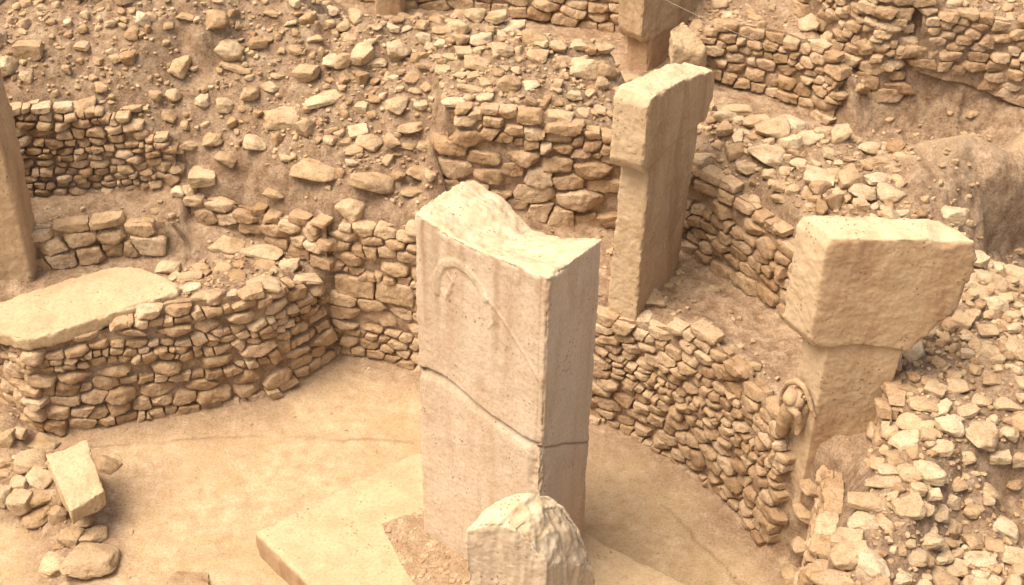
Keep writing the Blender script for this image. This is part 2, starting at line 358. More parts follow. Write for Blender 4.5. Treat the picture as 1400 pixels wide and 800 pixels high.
steep = blur(np.maximum(*[np.abs(g) for g in np.gradient(G[..., 0], RES)]), 2)
Zs = blur(G[..., 0], 9); Zf = blur(G[..., 0], 1)
wgt = np.clip((steep-1.2)/1.5, 0, 1); wgt = blur(wgt, 2)
Z = Zs*(1-wgt)+Zf*wgt
ROUGH = blur(G[..., 1], 8); RUB = blur(G[..., 2], 8)
X, Y = np.meshgrid(gx, gy)
pp = np.column_stack([X.ravel(), Y.ravel(), Z.ravel()])
n1 = fbm(pp*[2.2, 2.2, 2.2], 3).reshape(NY, NX); n2 = fbm(pp*9+5, 3).reshape(NY, NX); n3 = np.abs(perlin(pp*13+9)).reshape(NY, NX); n4 = perlin(pp*31+3).reshape(NY, NX)*np.clip(.4+perlin(pp*3.1+31).reshape(NY, NX)*1.6, 0, 1.4)
Z0 = Z.copy()
Z = Z + np.clip(ROUGH-.08, 0, 1)*(n1*.06+n2*.036-n3*.04+n4*.022) + (1-ROUGH)*(n1*.009+n2*.004+n4*.0025)
def hgt(x, y, A=None):
    A = Z if A is None else A
    fx = np.clip((np.asarray(x)-gx[0])/RES, 0, NX-1.001); fy = np.clip((np.asarray(y)-gy[0])/RES, 0, NY-1.001)
    i = fx.astype(int); j = fy.astype(int); u = fx-i; v = fy-j
    return A[j, i]*(1-u)*(1-v)+A[j, i+1]*u*(1-v)+A[j+1, i]*(1-u)*v+A[j+1, i+1]*u*v
def hit(px, py):              # where a photo pixel lands on the terrain
    d = ray(px, py); t = np.arange(7.5, 22, .01); q = np.array([0, 0, CAMH])+d*t[:, None]
    b = q[:, 2] < hgt(q[:, 0], q[:, 1]); k = np.argmax(b); return q[k]

def mat_ground():
    m, nt, b = nodes('earth_and_floor'); pos = geo_pos(nt)
    r = N_(nt, 'ShaderNodeAttribute', attribute_name='rough').outputs['Fac']
    n_big = noise(nt, pos, 1.3, 5, .6); n_mid = noise(nt, pos, 7, 8, .7); n_fine = noise(nt, pos, 45, 6, .75)
    floor = ramp(nt, n_mid, [(.3, (.34, .235, .135)), (.48, (.45, .335, .21)), (.66, (.54, .425, .285))])
    floor = mix(nt, ramp(nt, n_big, [(.42, (0, 0, 0)), (.66, (.55, .55, .55))]), floor, (.38, .27, .15))
    floor = mix(nt, 1.0, floor, ramp(nt, n_fine, [(.32, (.72, .66, .58)), (.5, (1, 1, 1)), (.72, (1.1, 1.1, 1.08))]), 'MULTIPLY')
    dirt = ramp(nt, n_mid, [(.30, (.17, .108, .066)), (.45, (.285, .195, .125)), (.58, (.38, .28, .19)), (.74, (.51, .40, .285))])
    dirt = mix(nt, 1.0, dirt, ramp(nt, n_fine, [(.3, (.55, .47, .4)), (.5, (1, 1, 1)), (.7, (1.28, 1.25, 1.22))]), 'MULTIPLY')
    f = math_(nt, 'ADD', r, math_(nt, 'MULTIPLY', math_(nt, 'SUBTRACT', n_mid, .5), .5))
    fac = ramp(nt, f, [(.10, (0, 0, 0)), (.30, (1, 1, 1))])
    ln = N_(nt, 'ShaderNodeAttribute', attribute_name='line').outputs['Fac']
    nt.links.new(mix(nt, ln, mix(nt, fac, floor, dirt), (.22, .14, .075)), b.inputs['Base Color'])
    st = math_(nt, 'MULTIPLY', n_mid, math_(nt, 'ADD', math_(nt, 'MULTIPLY', r, 1.0), .12))
    bump(nt, b, [(st, .9, .07), (n_fine, .9, .016), (noise(nt, pos, 160, 3, .6), .4, .003)])
    return m
M_GROUND = mat_ground()
def line_attr(x, y):
    d = np.full(x.shape, 9.0)
    for ln, in ((((40, 628), (110, 612), (200, 606), (300, 597), (400, 598), (480, 601), (566, 605)),), (((905, 690), (960, 745), (1010, 800)),)):
        q = [P(*a, 0)[:2] for a in ln]
        for a, b in zip(q[:-1], q[1:]):
            ab = b-a; t = np.clip(((x-a[0])*ab[0]+(y-a[1])*ab[1])/ab.dot(ab), 0, 1); d = np.minimum(d, np.hypot(x-a[0]-t*ab[0], y-a[1]-t*ab[1]))
    return d
# one sheet: the fine grid, stretched outwards to the horizon by a few coarse rows
ex = np.concatenate([[-90, -40, -20, -12], gx, [12, 20, 40, 90]]); ey = np.concatenate([[-70, -30, -10, 0, 3], gy, [22, 30, 60, 130]])
EX, EY = np.meshgrid(ex, ey); EZ = hgt(EX, EY); ER = hgt(EX, EY, ROUGH)
LX = np.column_stack([EX.ravel(), EY.ravel(), EY.ravel()*0]); LW = fbm(LX*4, 3)*.03
LN = np.clip(1-line_attr(EX.ravel()+LW, EY.ravel()+LW)/.022, 0, 1)*.75*np.clip(.75+fbm(LX*2+9, 2), 0, 1)
EZ = EZ-LN.reshape(EZ.shape)*.012
mx, my = len(ex), len(ey); I = np.arange(mx*my).reshape(my, mx)
GQ = np.stack([I[:-1, :-1], I[:-1, 1:], I[1:, 1:], I[1:, :-1]], -1).reshape(-1, 4)
link('ground', mk_mesh('ground', np.column_stack([EX.ravel(), EY.ravel(), EZ.ravel()]), GQ, M_GROUND, attrs={'rough': ER.ravel(), 'line': LN}), kind='structure')

# ------------------------------------------------------------------ dry stone walls
def cells(w, size, seed):
    """irregular courses: weighted cells around jittered seeds on the unrolled wall face"""
    r = np.random.default_rng(seed); L = w.L[-1]; hm = max(np.linalg.norm(w.T-w.F, axis=1).max(), .1)
    S = []; v = 0
    while v < hm+size*.3:
        h = size*r.choice([.5, .7, .9, 1.15], p=[.2, .35, .3, .15]); u = -r.uniform(0, size)
        while u < L+size:
            wd = h*r.uniform(1.1, 3.0) if r.random() < .75 else h*r.uniform(.6, 1.1)
            wob = .22*size*math.sin(u*2.3+seed)+.12*size*math.sin(u*5.1+v*3)
            S.append((u+wd/2, v+h/2+wob+r.normal()*h*.07, r.uniform(-.5, .5)*size*size*.3, h)); u += wd
        v += h
    return np.array(S)
KY = 1.9
def build_wall(key, label, group='dry stone walls of the excavated enclosures', seed=0, prot=.035, gap=.006, loose=0.0, lintels=(), mud=.0):
    w = W[key]; size = w.kw.get('size', .15); r = np.random.default_rng(seed+11)
    S = cells(w, size, seed); L = w.L[-1]
    mid = w.at(np.array([L/2]), np.array([0.0]))[0][0]
    root = empty('dry_stone_wall', tuple(mid), label=label, category='stone wall', group=group)
    bag = Bag(); off = mid
    P0 = S[:, :2]*[1, KY]
    for i, (su, sv, sw, rh) in enumerate(S):
        if su < -.02 or su > L+.02: continue
        (pos, nn, up, H) = w.at(np.array([su]), np.array([sv])); H = H[0]
        if sv > H+size*.15 or sv < -.1: continue
        if any(a < su < b and c < sv < d for a, b, c, d in lintels): continue
        if r.random() < loose: continue
        d = P0-P0[i]; dist = np.hypot(*d.T); J = np.argsort(dist)[1:15]
        dj = d[J]; D = dist[J]; nj = dj/D[:, None]; h = (D*D+(sw-S[J, 2])*KY)/(2*D)
        nu = nj*[1, KY]; ln = np.linalg.norm(nu, axis=1); nu /= ln[:, None]; h = h/ln - gap
        h = np.maximum(h, .012)
        for a, b, c, dd in lintels:   # keep clear of the long slabs
            if a < su < b and abs(sv-(c+dd)/2) < size*1.5: pass
        Nn = np.column_stack([nu, np.zeros(len(nu))]); Hh = h.copy()
        top = H-sv+r.normal()*.02
        if top < .03: top = .03
        Nn = np.vstack([Nn, [[0, 1, 0]], [[0, 0, -1]], [[0, 0, 1]]]); dep = r.uniform(.045, .07)+.2*min(size, .2)*r.random()
        Hh = np.concatenate([Hh, [top, .09, dep]])
        if r.random() < .8:          # lies in its course
            for sg in (1, -1):
                tl = r.normal()*.10; Nn = np.vstack([Nn, [[math.sin(tl), sg*math.cos(tl), 0]]]); Hh = np.append(Hh, rh*.5*r.uniform(.86, 1.08))
        ext = min(h[:6].mean()*1.6, .3)
        for _ in range(r.integers(5, 11)):   # broken corners and faces
            v = r.normal(size=3); v[2] = abs(v[2])*.8+.25; v /= np.linalg.norm(v)
            sup = math.sqrt((v[0]*ext*1.25)**2+(v[1]*ext*.8)**2+(v[2]*dep)**2)
            Nn = np.vstack([Nn, v]); Hh = np.append(Hh, sup*r.uniform(.70, .95))
        px = ext*2*FPX/11; n = 7 if px < 22 else (10 if px < 40 else 13)
        DV, Q = cube_sphere(n)
        V = DV*poly_radius(DV, Nn, Hh, r.uniform(18, 40))[:, None]
        V = rough_up(V, max(ext, .05), r.uniform(0, 99), .8)
        t = np.cross(up[0], nn[0]); o = pos[0]-off+nn[0]*(r.normal()*.012+prot-.05)
        a = r.normal()*.05; ca, sa = math.cos(a), math.sin(a)
        V = np.column_stack([V[:, 0]*ca-V[:, 1]*sa, V[:, 0]*sa+V[:, 1]*ca, V[:, 2]])
        bag.add(V[:, :1]*t+V[:, 1:2]*up[0]+V[:, 2:]*nn[0]+o, Q, r.random())
    link('stonework', bag.mesh('stonework', M_WALL), root)
    # earth packing between the stones
    nu_, nv_ = max(int(L/.03), 4), max(int(np.linalg.norm(w.T-w.F, axis=1).max()/.03), 4)
    uu, vv = np.meshgrid(np.linspace(0, L, nu_), np.linspace(0, 1, nv_))
    p0, nn, up, H = w.at(uu.ravel(), 0*uu.ravel()); p = p0+up*((vv.ravel()*1.0)*(H-.02)-.04*(vv.ravel() < .01))[:, None]
    nz = fbm(p*7, 3)*.02; mudv = mud*np.clip(fbm(p*2.3+40, 2)+.3, 0, 1)*.08
    p = p+nn*(nz-.02+mudv)[:, None]-off
    II = np.arange(nu_*nv_).reshape(nv_, nu_)
    Q = np.stack([II[:-1, :-1], II[:-1, 1:], II[1:, 1:], II[1:, :-1]], -1).reshape(-1, 4)
    link('earth_core', mk_mesh('earth_core', p, Q, M_GROUND, attrs={'rough': np.full(len(p), .34)}), root)
    for a, b, c, d in lintels:
        um = (a+b)/2; pos, nn, up, H = w.at(np.array([um]), np.array([(c+d)/2])); pos, nn, up = pos[0], nn[0], up[0]; t = np.cross(up, nn)
        hw, hh = (b-a)/2, (d-c)/2
        lp = [pos+t*x*hw+up*y*hh for x, y in ((-1, -.9), (-.3, -1), (.5, -.96), (1, -1), (1.02, .1), (.97, .95), (.2, .9), (-.5, 1), (-.98, .9))]
        lv, lf = prism([p-nn*.14-off for p in lp], nn*.19); lv, ln_, lq = remesh(lv, lf, .012, 3)
        lv = lv+ln_*(.012*fbm(lv*5+a, 3)+.006*fbm(lv*20, 2))[:, None]
        link('lintel_stone', mk_mesh('lintel_stone', lv, lq, M_WALL, np.full(len(lv), .62)), root)
    return root

build_wall('block', 'chest-high dry stone wall of the block under the long flat slab, facing the floor', seed=1)
build_wall('back', 'curved dry stone wall behind the broken central pillar, with a long pale lintel course', seed=2, mud=.3,
           lintels=[(.02, .42, .76, 1.0), (.44, .84, .75, 1.0)])
build_wall('right', 'curved dry stone wall running along the right side of the floor up to the relief pillar', seed=3, mud=.15)
build_wall('near', 'short stretch of dry stone wall in the near right corner, next to the foot of the relief pillar', seed=4)
build_wall('low', 'low row of big rounded stones on the ledge behind the flat slab', seed=5)
build_wall('bay', 'small stone wall at the back of the left bay, close to the cut-off pillar at the left edge', seed=6)
build_wall('mid', 'short low coursed wall rising out of the rubble behind the left block', seed=7, mud=.3)
build_wall('upper', 'wall of large squared blocks left of the leaning T-shaped pillar', seed=8, mud=.2)
build_wall('terrace', 'terrace wall between the leaning pillar and the pillar with the carved animal', seed=9, mud=.2)
build_wall('pocket', 'small shaded wall in the hollow right of the relief pillar shaft', seed=10)
build_wall('rear', 'weathered stone wall in the trench behind the leaning pillar, at the upper right', seed=12, mud=.5)
build_wall('pier', 'tall pier-like wall of thin stones at the top right', seed=13, mud=.2)
build_wall('bank', 'crumbling stone facing high on the earth bank in the top right corner', seed=14, mud=.9, loose=.12)
build_wall('far', 'shaded stone wall of the next enclosure at the top centre', seed=15)
# ------------------------------------------------------------------ carved stones
def mat_pillar(name, pale, mid, stain, streak=1.0, rough_top=True):
    m, nt, b = nodes(name); pos = geo_pos(nt)
    mp = N_(nt, 'ShaderNodeMapping'); mp.inputs['Scale'].default_value = (3.6, 3.6, .55); nt.links.new(pos, mp.inputs[0])
    st = noise(nt, mp.outputs[0], 1.0, 7, .62, .3)
    n1 = noise(nt, pos, 3.2, 7, .65); n2 = noise(nt, pos, 38, 6, .7)
    base = ramp(nt, n1, [(.3, mid), (.62, pale)])
    base = mix(nt, math_(nt, 'MULTIPLY', ramp(nt, st, [(.47, (0, 0, 0)), (.66, (1, 1, 1))]), streak), base, stain)
    base = mix(nt, 1.0, base, ramp(nt, n2, [(.3, (.80, .74, .66)), (.5, (1, 1, 1)), (.75, (1.1, 1.09, 1.07))]), 'MULTIPLY')
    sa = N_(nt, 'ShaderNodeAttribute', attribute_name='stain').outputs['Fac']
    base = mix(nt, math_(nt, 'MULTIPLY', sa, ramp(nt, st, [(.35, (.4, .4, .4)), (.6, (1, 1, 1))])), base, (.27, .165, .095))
    # freshly broken tops are paler; narrow pillar faces are painted paler, as if lit
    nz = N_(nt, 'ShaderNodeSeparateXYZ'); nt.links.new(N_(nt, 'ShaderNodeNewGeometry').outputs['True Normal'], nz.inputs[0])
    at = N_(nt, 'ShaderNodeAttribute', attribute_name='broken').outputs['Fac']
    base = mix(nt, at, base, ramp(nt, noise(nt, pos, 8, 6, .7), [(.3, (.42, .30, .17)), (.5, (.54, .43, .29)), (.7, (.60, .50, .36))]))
    # small dark solution pits
    v = N_(nt, 'ShaderNodeTexVoronoi'); v.inputs['Scale'].default_value = 26; v.inputs['Randomness'].default_value = 1
    nt.links.new(pos, v.inputs['Vector'])
    pm = math_(nt, 'MULTIPLY', math_(nt, 'LESS_THAN', v.outputs['Distance'], math_(nt, 'MULTIPLY', noise(nt, pos, 5, 3, .6), .44)),
               math_(nt, 'GREATER_THAN', noise(nt, pos, 4.1, 3, .6), .575))
    base = mix(nt, math_(nt, 'MULTIPLY', pm, .75), base, (.20, .125, .07))
    cr = N_(nt, 'ShaderNodeAttribute', attribute_name='crack').outputs['Fac']
    base = mix(nt, cr, base, (.19, .12, .07))
    nt.links.new(base, b.inputs['Base Color'])
    bump(nt, b, [(noise(nt, pos, 14, 8, .7), .5, .02), (n2, .4, .006), (math_(nt, 'SUBTRACT', 1.0, pm), .6, .01)])
    return m
M_PC = mat_pillar('pillar_pale', (.54, .445, .345), (.48, .385, .285), (.38, .26, .165), .55)
M_PR = mat_pillar('pillar_ochre', (.46, .34, .22), (.40, .28, .17), (.29, .175, .10), .7)
M_SL = mat_pillar('slab_smooth', (.47, .365, .235), (.41, .30, .185), (.34, .235, .135), .5)

def join(parts):
    V = []; F = []; k = 0
    for v, f in parts: V.append(v); F += [[i+k for i in g] for g in f]; k += len(v)
    return np.vstack(V), F
def seg_dist(V, poly):
    d = np.full(len(V), 9.0)
    for a, b in zip(poly[:-1], poly[1:]):
        ab = b-a; t = np.clip(((V-a)@ab)/np.dot(ab, ab), 0, 1); d = np.minimum(d, np.linalg.norm(V-a-t[:, None]*ab, axis=1))
    return d
def edginess(N, Q):
    M = N.copy()
    for _ in range(3):
        A = np.zeros_like(M); c = np.zeros(len(M))
        for k in range(4):
            np.add.at(A, Q[:, k], M[Q[:, (k+1) % 4]]); np.add.at(c, Q[:, k], 1)
        M = A/np.maximum(c, 1)[:, None]
    return np.clip((1-np.linalg.norm(M, axis=1))*6, 0, 1)
def stone_obj(name, V, N, Q, mat, amp=1.0, seed=0, broken=None, crack=None, parent=None, stain=None, pale=None, wear=.022, **kw):
    s = V*1.0+seed
    d = amp*(.010*fbm(s*2.5, 2)+.005*fbm(s*9, 3)+.003*fbm(s*30, 2))
    eg = edginess(N, Q); d = d-eg*wear*np.clip(fbm(s*7+50, 3)*1.5+.25, 0, 1.6)
    br = np.zeros(len(V)) if broken is None else broken
    d = d + br*(.024*fbm(s*2.8, 2)+.009*fbm(s*11+3, 3))
    V = V+N*d[:, None]
    loc = np.array([V[:, 0].mean(), V[:, 1].mean(), V[:, 2].min()])
    me = mk_mesh(name, V-loc, Q, mat, attrs={'broken': np.clip(br if pale is None else np.maximum(br, pale), 0, 1), 'crack': np.zeros(len(V)) if crack is None else crack, 'stain': np.zeros(len(V)) if stain is None else stain})  # pale adds painted-in light on narrow faces to the broken colour mask
    o = link(name, me, parent, **kw); o.location = loc
    return o

# raised rock platform carved round the central pillars
pl = [P(*a, .26) for a in ((348, 727), (452, 672), (572, 616), (700, 640), (826, 742), (905, 778), (985, 822), (1010, 950), (800, 1100), (585, 1000), (425, 803))]
V, F = prism(pl, (0, 0, -.34)); V, N, Q = remesh(V, F, .022, 2)
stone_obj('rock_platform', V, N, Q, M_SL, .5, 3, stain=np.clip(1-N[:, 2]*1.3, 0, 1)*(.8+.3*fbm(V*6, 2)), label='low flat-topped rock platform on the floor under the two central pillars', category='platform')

# central pillar
zb = .2
L0, F0, R0 = P(577, 727, .26), P(733, 829, .26), P(797, 738, .26)
B0 = L0+R0-F0
tz = np.array([[3.53, 3.47, 3.47, 3.50, 3.52], [3.50, 3.42, 3.33, 3.40, 3.47], [3.46, 3.40, 3.26, 3.34, 3.43], [3.36, 3.30, 3.14, 3.22, 3.37]])
ns, nt_ = 5, 4; V = []; F = []
for j in range(nt_):
    for i in range(ns):
        s_, t_ = i/(ns-1), j/(nt_-1); q = L0+(F0-L0)*s_+(B0-L0)*t_; V.append((q[0], q[1], tz[j][i]))
for j in range(nt_-1):
    for i in range(ns-1): k = j*ns+i; F.append([k, k+1, k+1+ns, k+ns])
rim = [i for i in range(ns)]+[j*ns+ns-1 for j in range(1, nt_)]+[(nt_-1)*ns+i for i in range(ns-2, -1, -1)]+[j*ns for j in range(nt_-2, 0, -1)]
k0 = len(V); V += [(V[i][0], V[i][1], zb) for i in rim]; n = len(rim)
F += [[rim[i], k0+i, k0+(i+1) % n, rim[(i+1) % n]] for i in range(n)]+[[k0+i for i in range(n)][::-1]]
V, N, Q = remesh(np.array(V), F, .0125, 1)
nW = np.cross(F0-L0, [0, 0, 1.]); nW /= np.linalg.norm(nW); nW = nW if nW[1] < 0 else -nW
nS = np.cross(R0-F0, [0, 0, 1.]); nS /= np.linalg.norm(nS); nS = nS if nS[0] > 0 else -nS
wf = lambda x, y: PP(x, y, F0, nW); sf = lambda x, y: PP(x, y, F0, nS)
isW = np.clip(N@nW*2-1, 0, 1); isS = np.clip(N@nS*2-1, 0, 1); onW = (np.abs((V-F0)@nW) < .05)*1.0; onS = (np.abs((V-F0)@nS) < .05)*1.0
wob = np.column_stack([fbm(V*9, 3), fbm(V*9+7, 3), fbm(V*9+13, 3)])*.006
ck = [wf(*a) for a in ((560, 503), (585, 507), (604, 516), (622, 529), (648, 552), (668, 568), (690, 583), (714, 599), (741, 613))]
dW = seg_dist(V+wob, ck); dS = seg_dist(V+wob*.8, [sf(*a) for a in ((741, 613), (755, 611), (775, 607), (792, 606), (815, 604))])
crack = np.maximum(1.0*np.exp(-(dW/.017)**2)*onW, .9*np.exp(-(dS/.008)**2)*onS)
zc = np.interp(V@((F0-L0)/np.linalg.norm(F0-L0)), [q@((F0-L0)/np.linalg.norm(F0-L0)) for q in ck], [q[2] for q in ck])
below = np.clip((zc-V[:, 2])/.01, 0, 1)
disp = -onW*(.05*np.exp(-(dW/.017)**2)+below*.03*np.exp(-(dW/.06)**2)) - onS*.014*np.exp(-(dS/.009)**2)
disp -= onW*below*.008
# low relief: bent arm and hand, and the long raised line below it
arm = [wf(*a) for a in ((597, 398), (598, 376), (606, 361), (622, 359), (640, 371), (654, 390), (664, 408))]
dA = seg_dist(V, arm); disp += onW*.011*np.clip(2.2-((dA/.036)**2)*2, 0, 1)
for ln, w_, h_ in ((((664, 404), (690, 440), (718, 486), (742, 528)), .012, .009), (((612, 374), (620, 386), (611, 402)), .010, .012), (((604, 396), (610, 408), (618, 396)), .008, .010),
                   (((672, 420), (676, 440), (668, 448)), .010, .008), (((740, 385), (737, 500), (734, 600)), .006, -.008), (((746, 385), (743, 500), (739, 606)), .006, .006)):
    dd = seg_dist(V, [wf(*a) for a in ln]); disp += onW*h_*np.exp(-(dd/w_)**2)
# spalled corner under the crack
ch = wf(737, 648); e = (V-ch)/[.10, .10, .30]; disp -= np.maximum(onW, onS)*.05*np.clip(1.25-np.linalg.norm(e, axis=1), 0, 1)*(.7+.5*fbm(V*14, 2))
su = ((V-L0)@(F0-L0))/np.dot(F0-L0, F0-L0); sn = np.zeros(len(V))
for c_, w_s, zl, k_ in ((.07, .02, 2.5, .7), (.17, .03, 2.2, .8), (.38, .022, 2.7, .5), (.47, .018, 2.9, .45), (.63, .025, 2.35, 1.0), (.80, .02, 2.9, .4), (.93, .03, 2.8, .35), (.12, .05, 1.0, .35), (.72, .06, 1.6, .3)):
    sn += onW*k_*np.exp(-((su-c_+.012*fbm(V*[0, 0, 3]+c_*9, 2))/w_s)**2)*np.clip((V[:, 2]-zl)/.7, 0, 1)
sn = np.clip(sn*1.0+onW*.35*np.clip(fbm(V*[2.5, 2.5, 1.2]+4, 3), 0, 1), 0, .85)
V = V+N*disp[:, None]
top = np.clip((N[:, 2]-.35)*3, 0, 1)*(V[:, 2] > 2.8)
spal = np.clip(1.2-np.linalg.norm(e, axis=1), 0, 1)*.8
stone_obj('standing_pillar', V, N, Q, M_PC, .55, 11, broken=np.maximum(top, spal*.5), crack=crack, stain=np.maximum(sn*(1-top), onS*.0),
          label='tall central stone pillar with broken sloping top, diagonal crack and faint carved arm', category='pillar')

# broken stump in front
A, B, C_, D_ = P(637, 800, 1.62), P(752, 800, 1.62), P(812, 792, 1.62), None
A, B = PP(636, 720, (0, 7.12, 0), (0, 1, 0)), PP(752, 740, (0, 6.98, 0), (0, 1, 0)); C_ = PP(815, 790, (0, 7.38, 0), (0, 1, 0))
D_ = A+(C_-B)*.95
base = [A, B, C_, D_]
Vs = []
hts = [2.06, 2.13, 1.45, 2.02]
def quad(u, v): return (np.array(A)*(1-u)*(1-v)+np.array(B)*u*(1-v)+np.array(C_)*u*v+np.array(D_)*(1-u)*v)[:2]
th = np.array([[1.97, 2.06, 2.09, 2.07, 1.96, 1.78], [2.02, 2.11, 2.14, 2.09, 1.94, 1.68], [2.0, 2.10, 2.12, 2.05, 1.84, 1.5], [1.9, 2.0, 2.02, 1.92, 1.72, 1.3]])
ns, nt_ = 6, 4; Vs = []; F = []
for j in range(nt_):
    for i in range(ns): q = quad(i/(ns-1), j/(nt_-1)); Vs.append((q[0], q[1], th[j][i]))
for j in range(nt_-1):
    for i in range(ns-1): k = j*ns+i; F.append([k, k+1, k+1+ns, k+ns])
rim = [i for i in range(ns)]+[j*ns+ns-1 for j in range(1, nt_)]+[(nt_-1)*ns+i for i in range(ns-2, -1, -1)]+[j*ns for j in range(nt_-2, 0, -1)]
k0 = len(Vs); Vs += [(Vs[i][0], Vs[i][1], zb) for i in rim]; n = len(rim)
F += [[rim[i], k0+i, k0+(i+1) % n, rim[(i+1) % n]] for i in range(n)]+[[k0+i for i in range(n)][::-1]]
V, N, Q = remesh(np.array(Vs), F, .012, 3)
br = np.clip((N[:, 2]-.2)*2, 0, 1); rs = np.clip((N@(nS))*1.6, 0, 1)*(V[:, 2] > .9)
V = V-N*(rs*(.02+.004*np.sin((V@np.array([7.0, 14.0, 0])*2.2)+2*fbm(V*[3, 3, .8], 2))+.03*fbm(V*[9, 9, 2], 3)))[:, None]
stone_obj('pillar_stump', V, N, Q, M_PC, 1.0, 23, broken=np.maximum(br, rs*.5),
          label='rough broken pillar stump cut off by the bottom edge, nearest stone of all', category='pillar')

def tpillar(front, a, b, La, T, zf, zh, zt, o1, o2, rake=0, voxel=.014, lean=0, front_cut=.0, round_=.03, shaft_back=None, drop=0, lip=.012, **kw):
    """front: plan corner of shaft (narrow face / wide face); a: along wide face; b: thickness direction"""
    f = np.array([front[0], front[1]]); a = np.array(a)/np.linalg.norm(a); b = np.array(b)/np.linalg.norm(b)
    def pnt(u, z, w=0): q = f+a*(u+lean*(z-zf))+b*w; return (q[0], q[1], z)
    sb = La if shaft_back is None else shaft_back
    shaft = prism([pnt(0, zf), pnt(sb, zf), pnt(La, zh+.1), pnt(.0, zh+.1)], tuple(b*T)+(0,))
    r = round_
    head = prism([pnt(-o1+r*2, zh-.0, -lip), pnt(La*.35, zh+.06, -lip), pnt(La+o2-rake, zh-.01, -lip), pnt(La+o2-rake*.15, zh+.42*(zt-zh)-drop*.5, -lip), pnt(La+o2, zt-.16-drop, -lip), pnt(La+o2-.05, zt-.02-drop, -lip), pnt(La*.5, zt-drop*.35, -lip), pnt(-o1+r*1.5, zt-.01, -lip), pnt(-o1, zt-r*3, -lip), pnt(-o1, zh+r*3.5, -lip)], tuple(b*(T+2*lip))+(0,))
    return join([shaft, head]), pnt
# pillar with the carved animal
zt_ = z_at(c0[0], c0[1], 322)
(Vp, Fp), pnt = tpillar(sh0, ax, bb, .62, .30, -.1, 2.31, zt_, .17, .37, rake=.34, lean=0, shaft_back=.40, lip=.035)
V, N, Q = remesh(Vp, Fp, .0125, 2)
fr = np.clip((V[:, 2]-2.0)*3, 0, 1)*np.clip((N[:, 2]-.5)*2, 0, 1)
# chipped upper front corner and a broken back corner
for q, s_, d_ in (((1110, 335), (.10, .25, .16), .03), ((1292, 320), (.10, .2, .10), .04)):
    e = (V-PP(*q, c0, (ax[1], -ax[0], 0)))/s_; V = V-N*(d_*np.clip(1.2-np.linalg.norm(e, axis=1), 0, 1))[:, None]
rp = empty('relief_pillar', tuple(np.append(sh0, 0)), label='T-shaped pillar at the right with a head-down animal carved on its narrow front', category='pillar')
o = stone_obj('pillar_body', V, N, Q, M_PR, 1.0, 31, broken=fr*.6, parent=rp, pale=np.clip(-N[:, 0]*2.2-.5, 0, 1)*.5); o.location -= rp.location  # pale: left-facing sides coloured lighter to imitate light falling on them
# the animal, carved in high relief on the narrow front
fn = np.array([fnar[0], fnar[1], 0]); fp = np.append(sh0, 1.5)
def ap(x, y, out): return PP(x, y, fp+fn*out, fn)
def blob(p, r, sc=(1, 1, 1)):
    DV, Qs = cube_sphere(6); return DV*np.array(sc)*r+p, [list(q) for q in Qs]
def chain(pts_, rs_):
    o_ = []
    for (p, q, r1, r2) in zip(pts_[:-1], pts_[1:], rs_[:-1], rs_[1:]):
        r1 *= 1.08; r2 *= 1.08
        k = max(int(np.linalg.norm(q-p)/.012), 1)
        for i in range(k+1): t = i/k; o_.append(blob(p+(q-p)*t, r1+(r2-r1)*t))
    return o_
bl = []
bl += chain([ap(1068, 553, .03), ap(1069, 536, .05), ap(1077, 524, .07), ap(1089, 521, .07), ap(1098, 528, .06), ap(1106, 545, .04), ap(1113, 569, .015)], [.022, .024, .026, .028, .026, .024, .022])
bl += chain([ap(1094, 538, .03), ap(1088, 548, .09), ap(1078, 562, .12), ap(1071, 576, .12)], [.060, .075, .070, .055])
bl += chain([ap(1082, 541, .12), ap(1080, 545, .15)], [.060, .058])
bl += chain([ap(1078, 556, .16), ap(1090, 566, .13), ap(1092, 577, .11)], [.030, .034, .028])
bl += chain([ap(1071, 576, .13), ap(1068, 588, .12), ap(1067, 593, .11)], [.056, .050, .036])
bl += chain([ap(1088, 566, .06), ap(1092, 586, .05), ap(1090, 592, .06)], [.042, .030, .028])
bl += chain([ap(1100, 556, .02), ap(1092, 580, .02), ap(1084, 588, .02)], [.05, .055, .035])
V, N, Q = remesh(*join(bl), .0085, 3)
o = stone_obj('carved_animal', V, N, Q, M_PR, .5, 41, parent=rp); o.location -= rp.location; o['label'] = 'animal figure carved in high relief, head down'

# leaning T-shaped pillar
k0 = P(868, 442, 1.22)
a2 = (P(942, 350, 1.35)-k0)[:2]; a2 /= np.linalg.norm(a2); b2 = np.array([-a2[1], a2[0]]); b2 = b2 if b2[0] < 0 else -b2
zh2 = z_at(k0[0], k0[1], 233); zt2 = z_at(k0[0], k0[1], 128)
(Vp, Fp), pnt2 = tpillar(k0[:2]+a2*.0, a2, b2, 1.00, .30, .9, zh2, zt2, .17, .24, rake=.14, shaft_back=.86, lean=.02, drop=.26, voxel=.0125)
V, N, Q = remesh(Vp, Fp, .0125, 2)
up_ = (V[:, 2] > zh2+.2)*np.clip((N[:, 2]-.4)*2, 0, 1)
stone_obj('standing_pillar', V, N, Q, M_PR, 1.0, 53, broken=up_*.8, pale=np.clip(N@np.array([-a2[0], -a2[1], 0])*2.2-.6, 0, 1)*.5,  # pale: lit look of the narrow face put into its colour
          label='tall leaning T-shaped pillar standing on the enclosure wall right of centre', category='pillar')
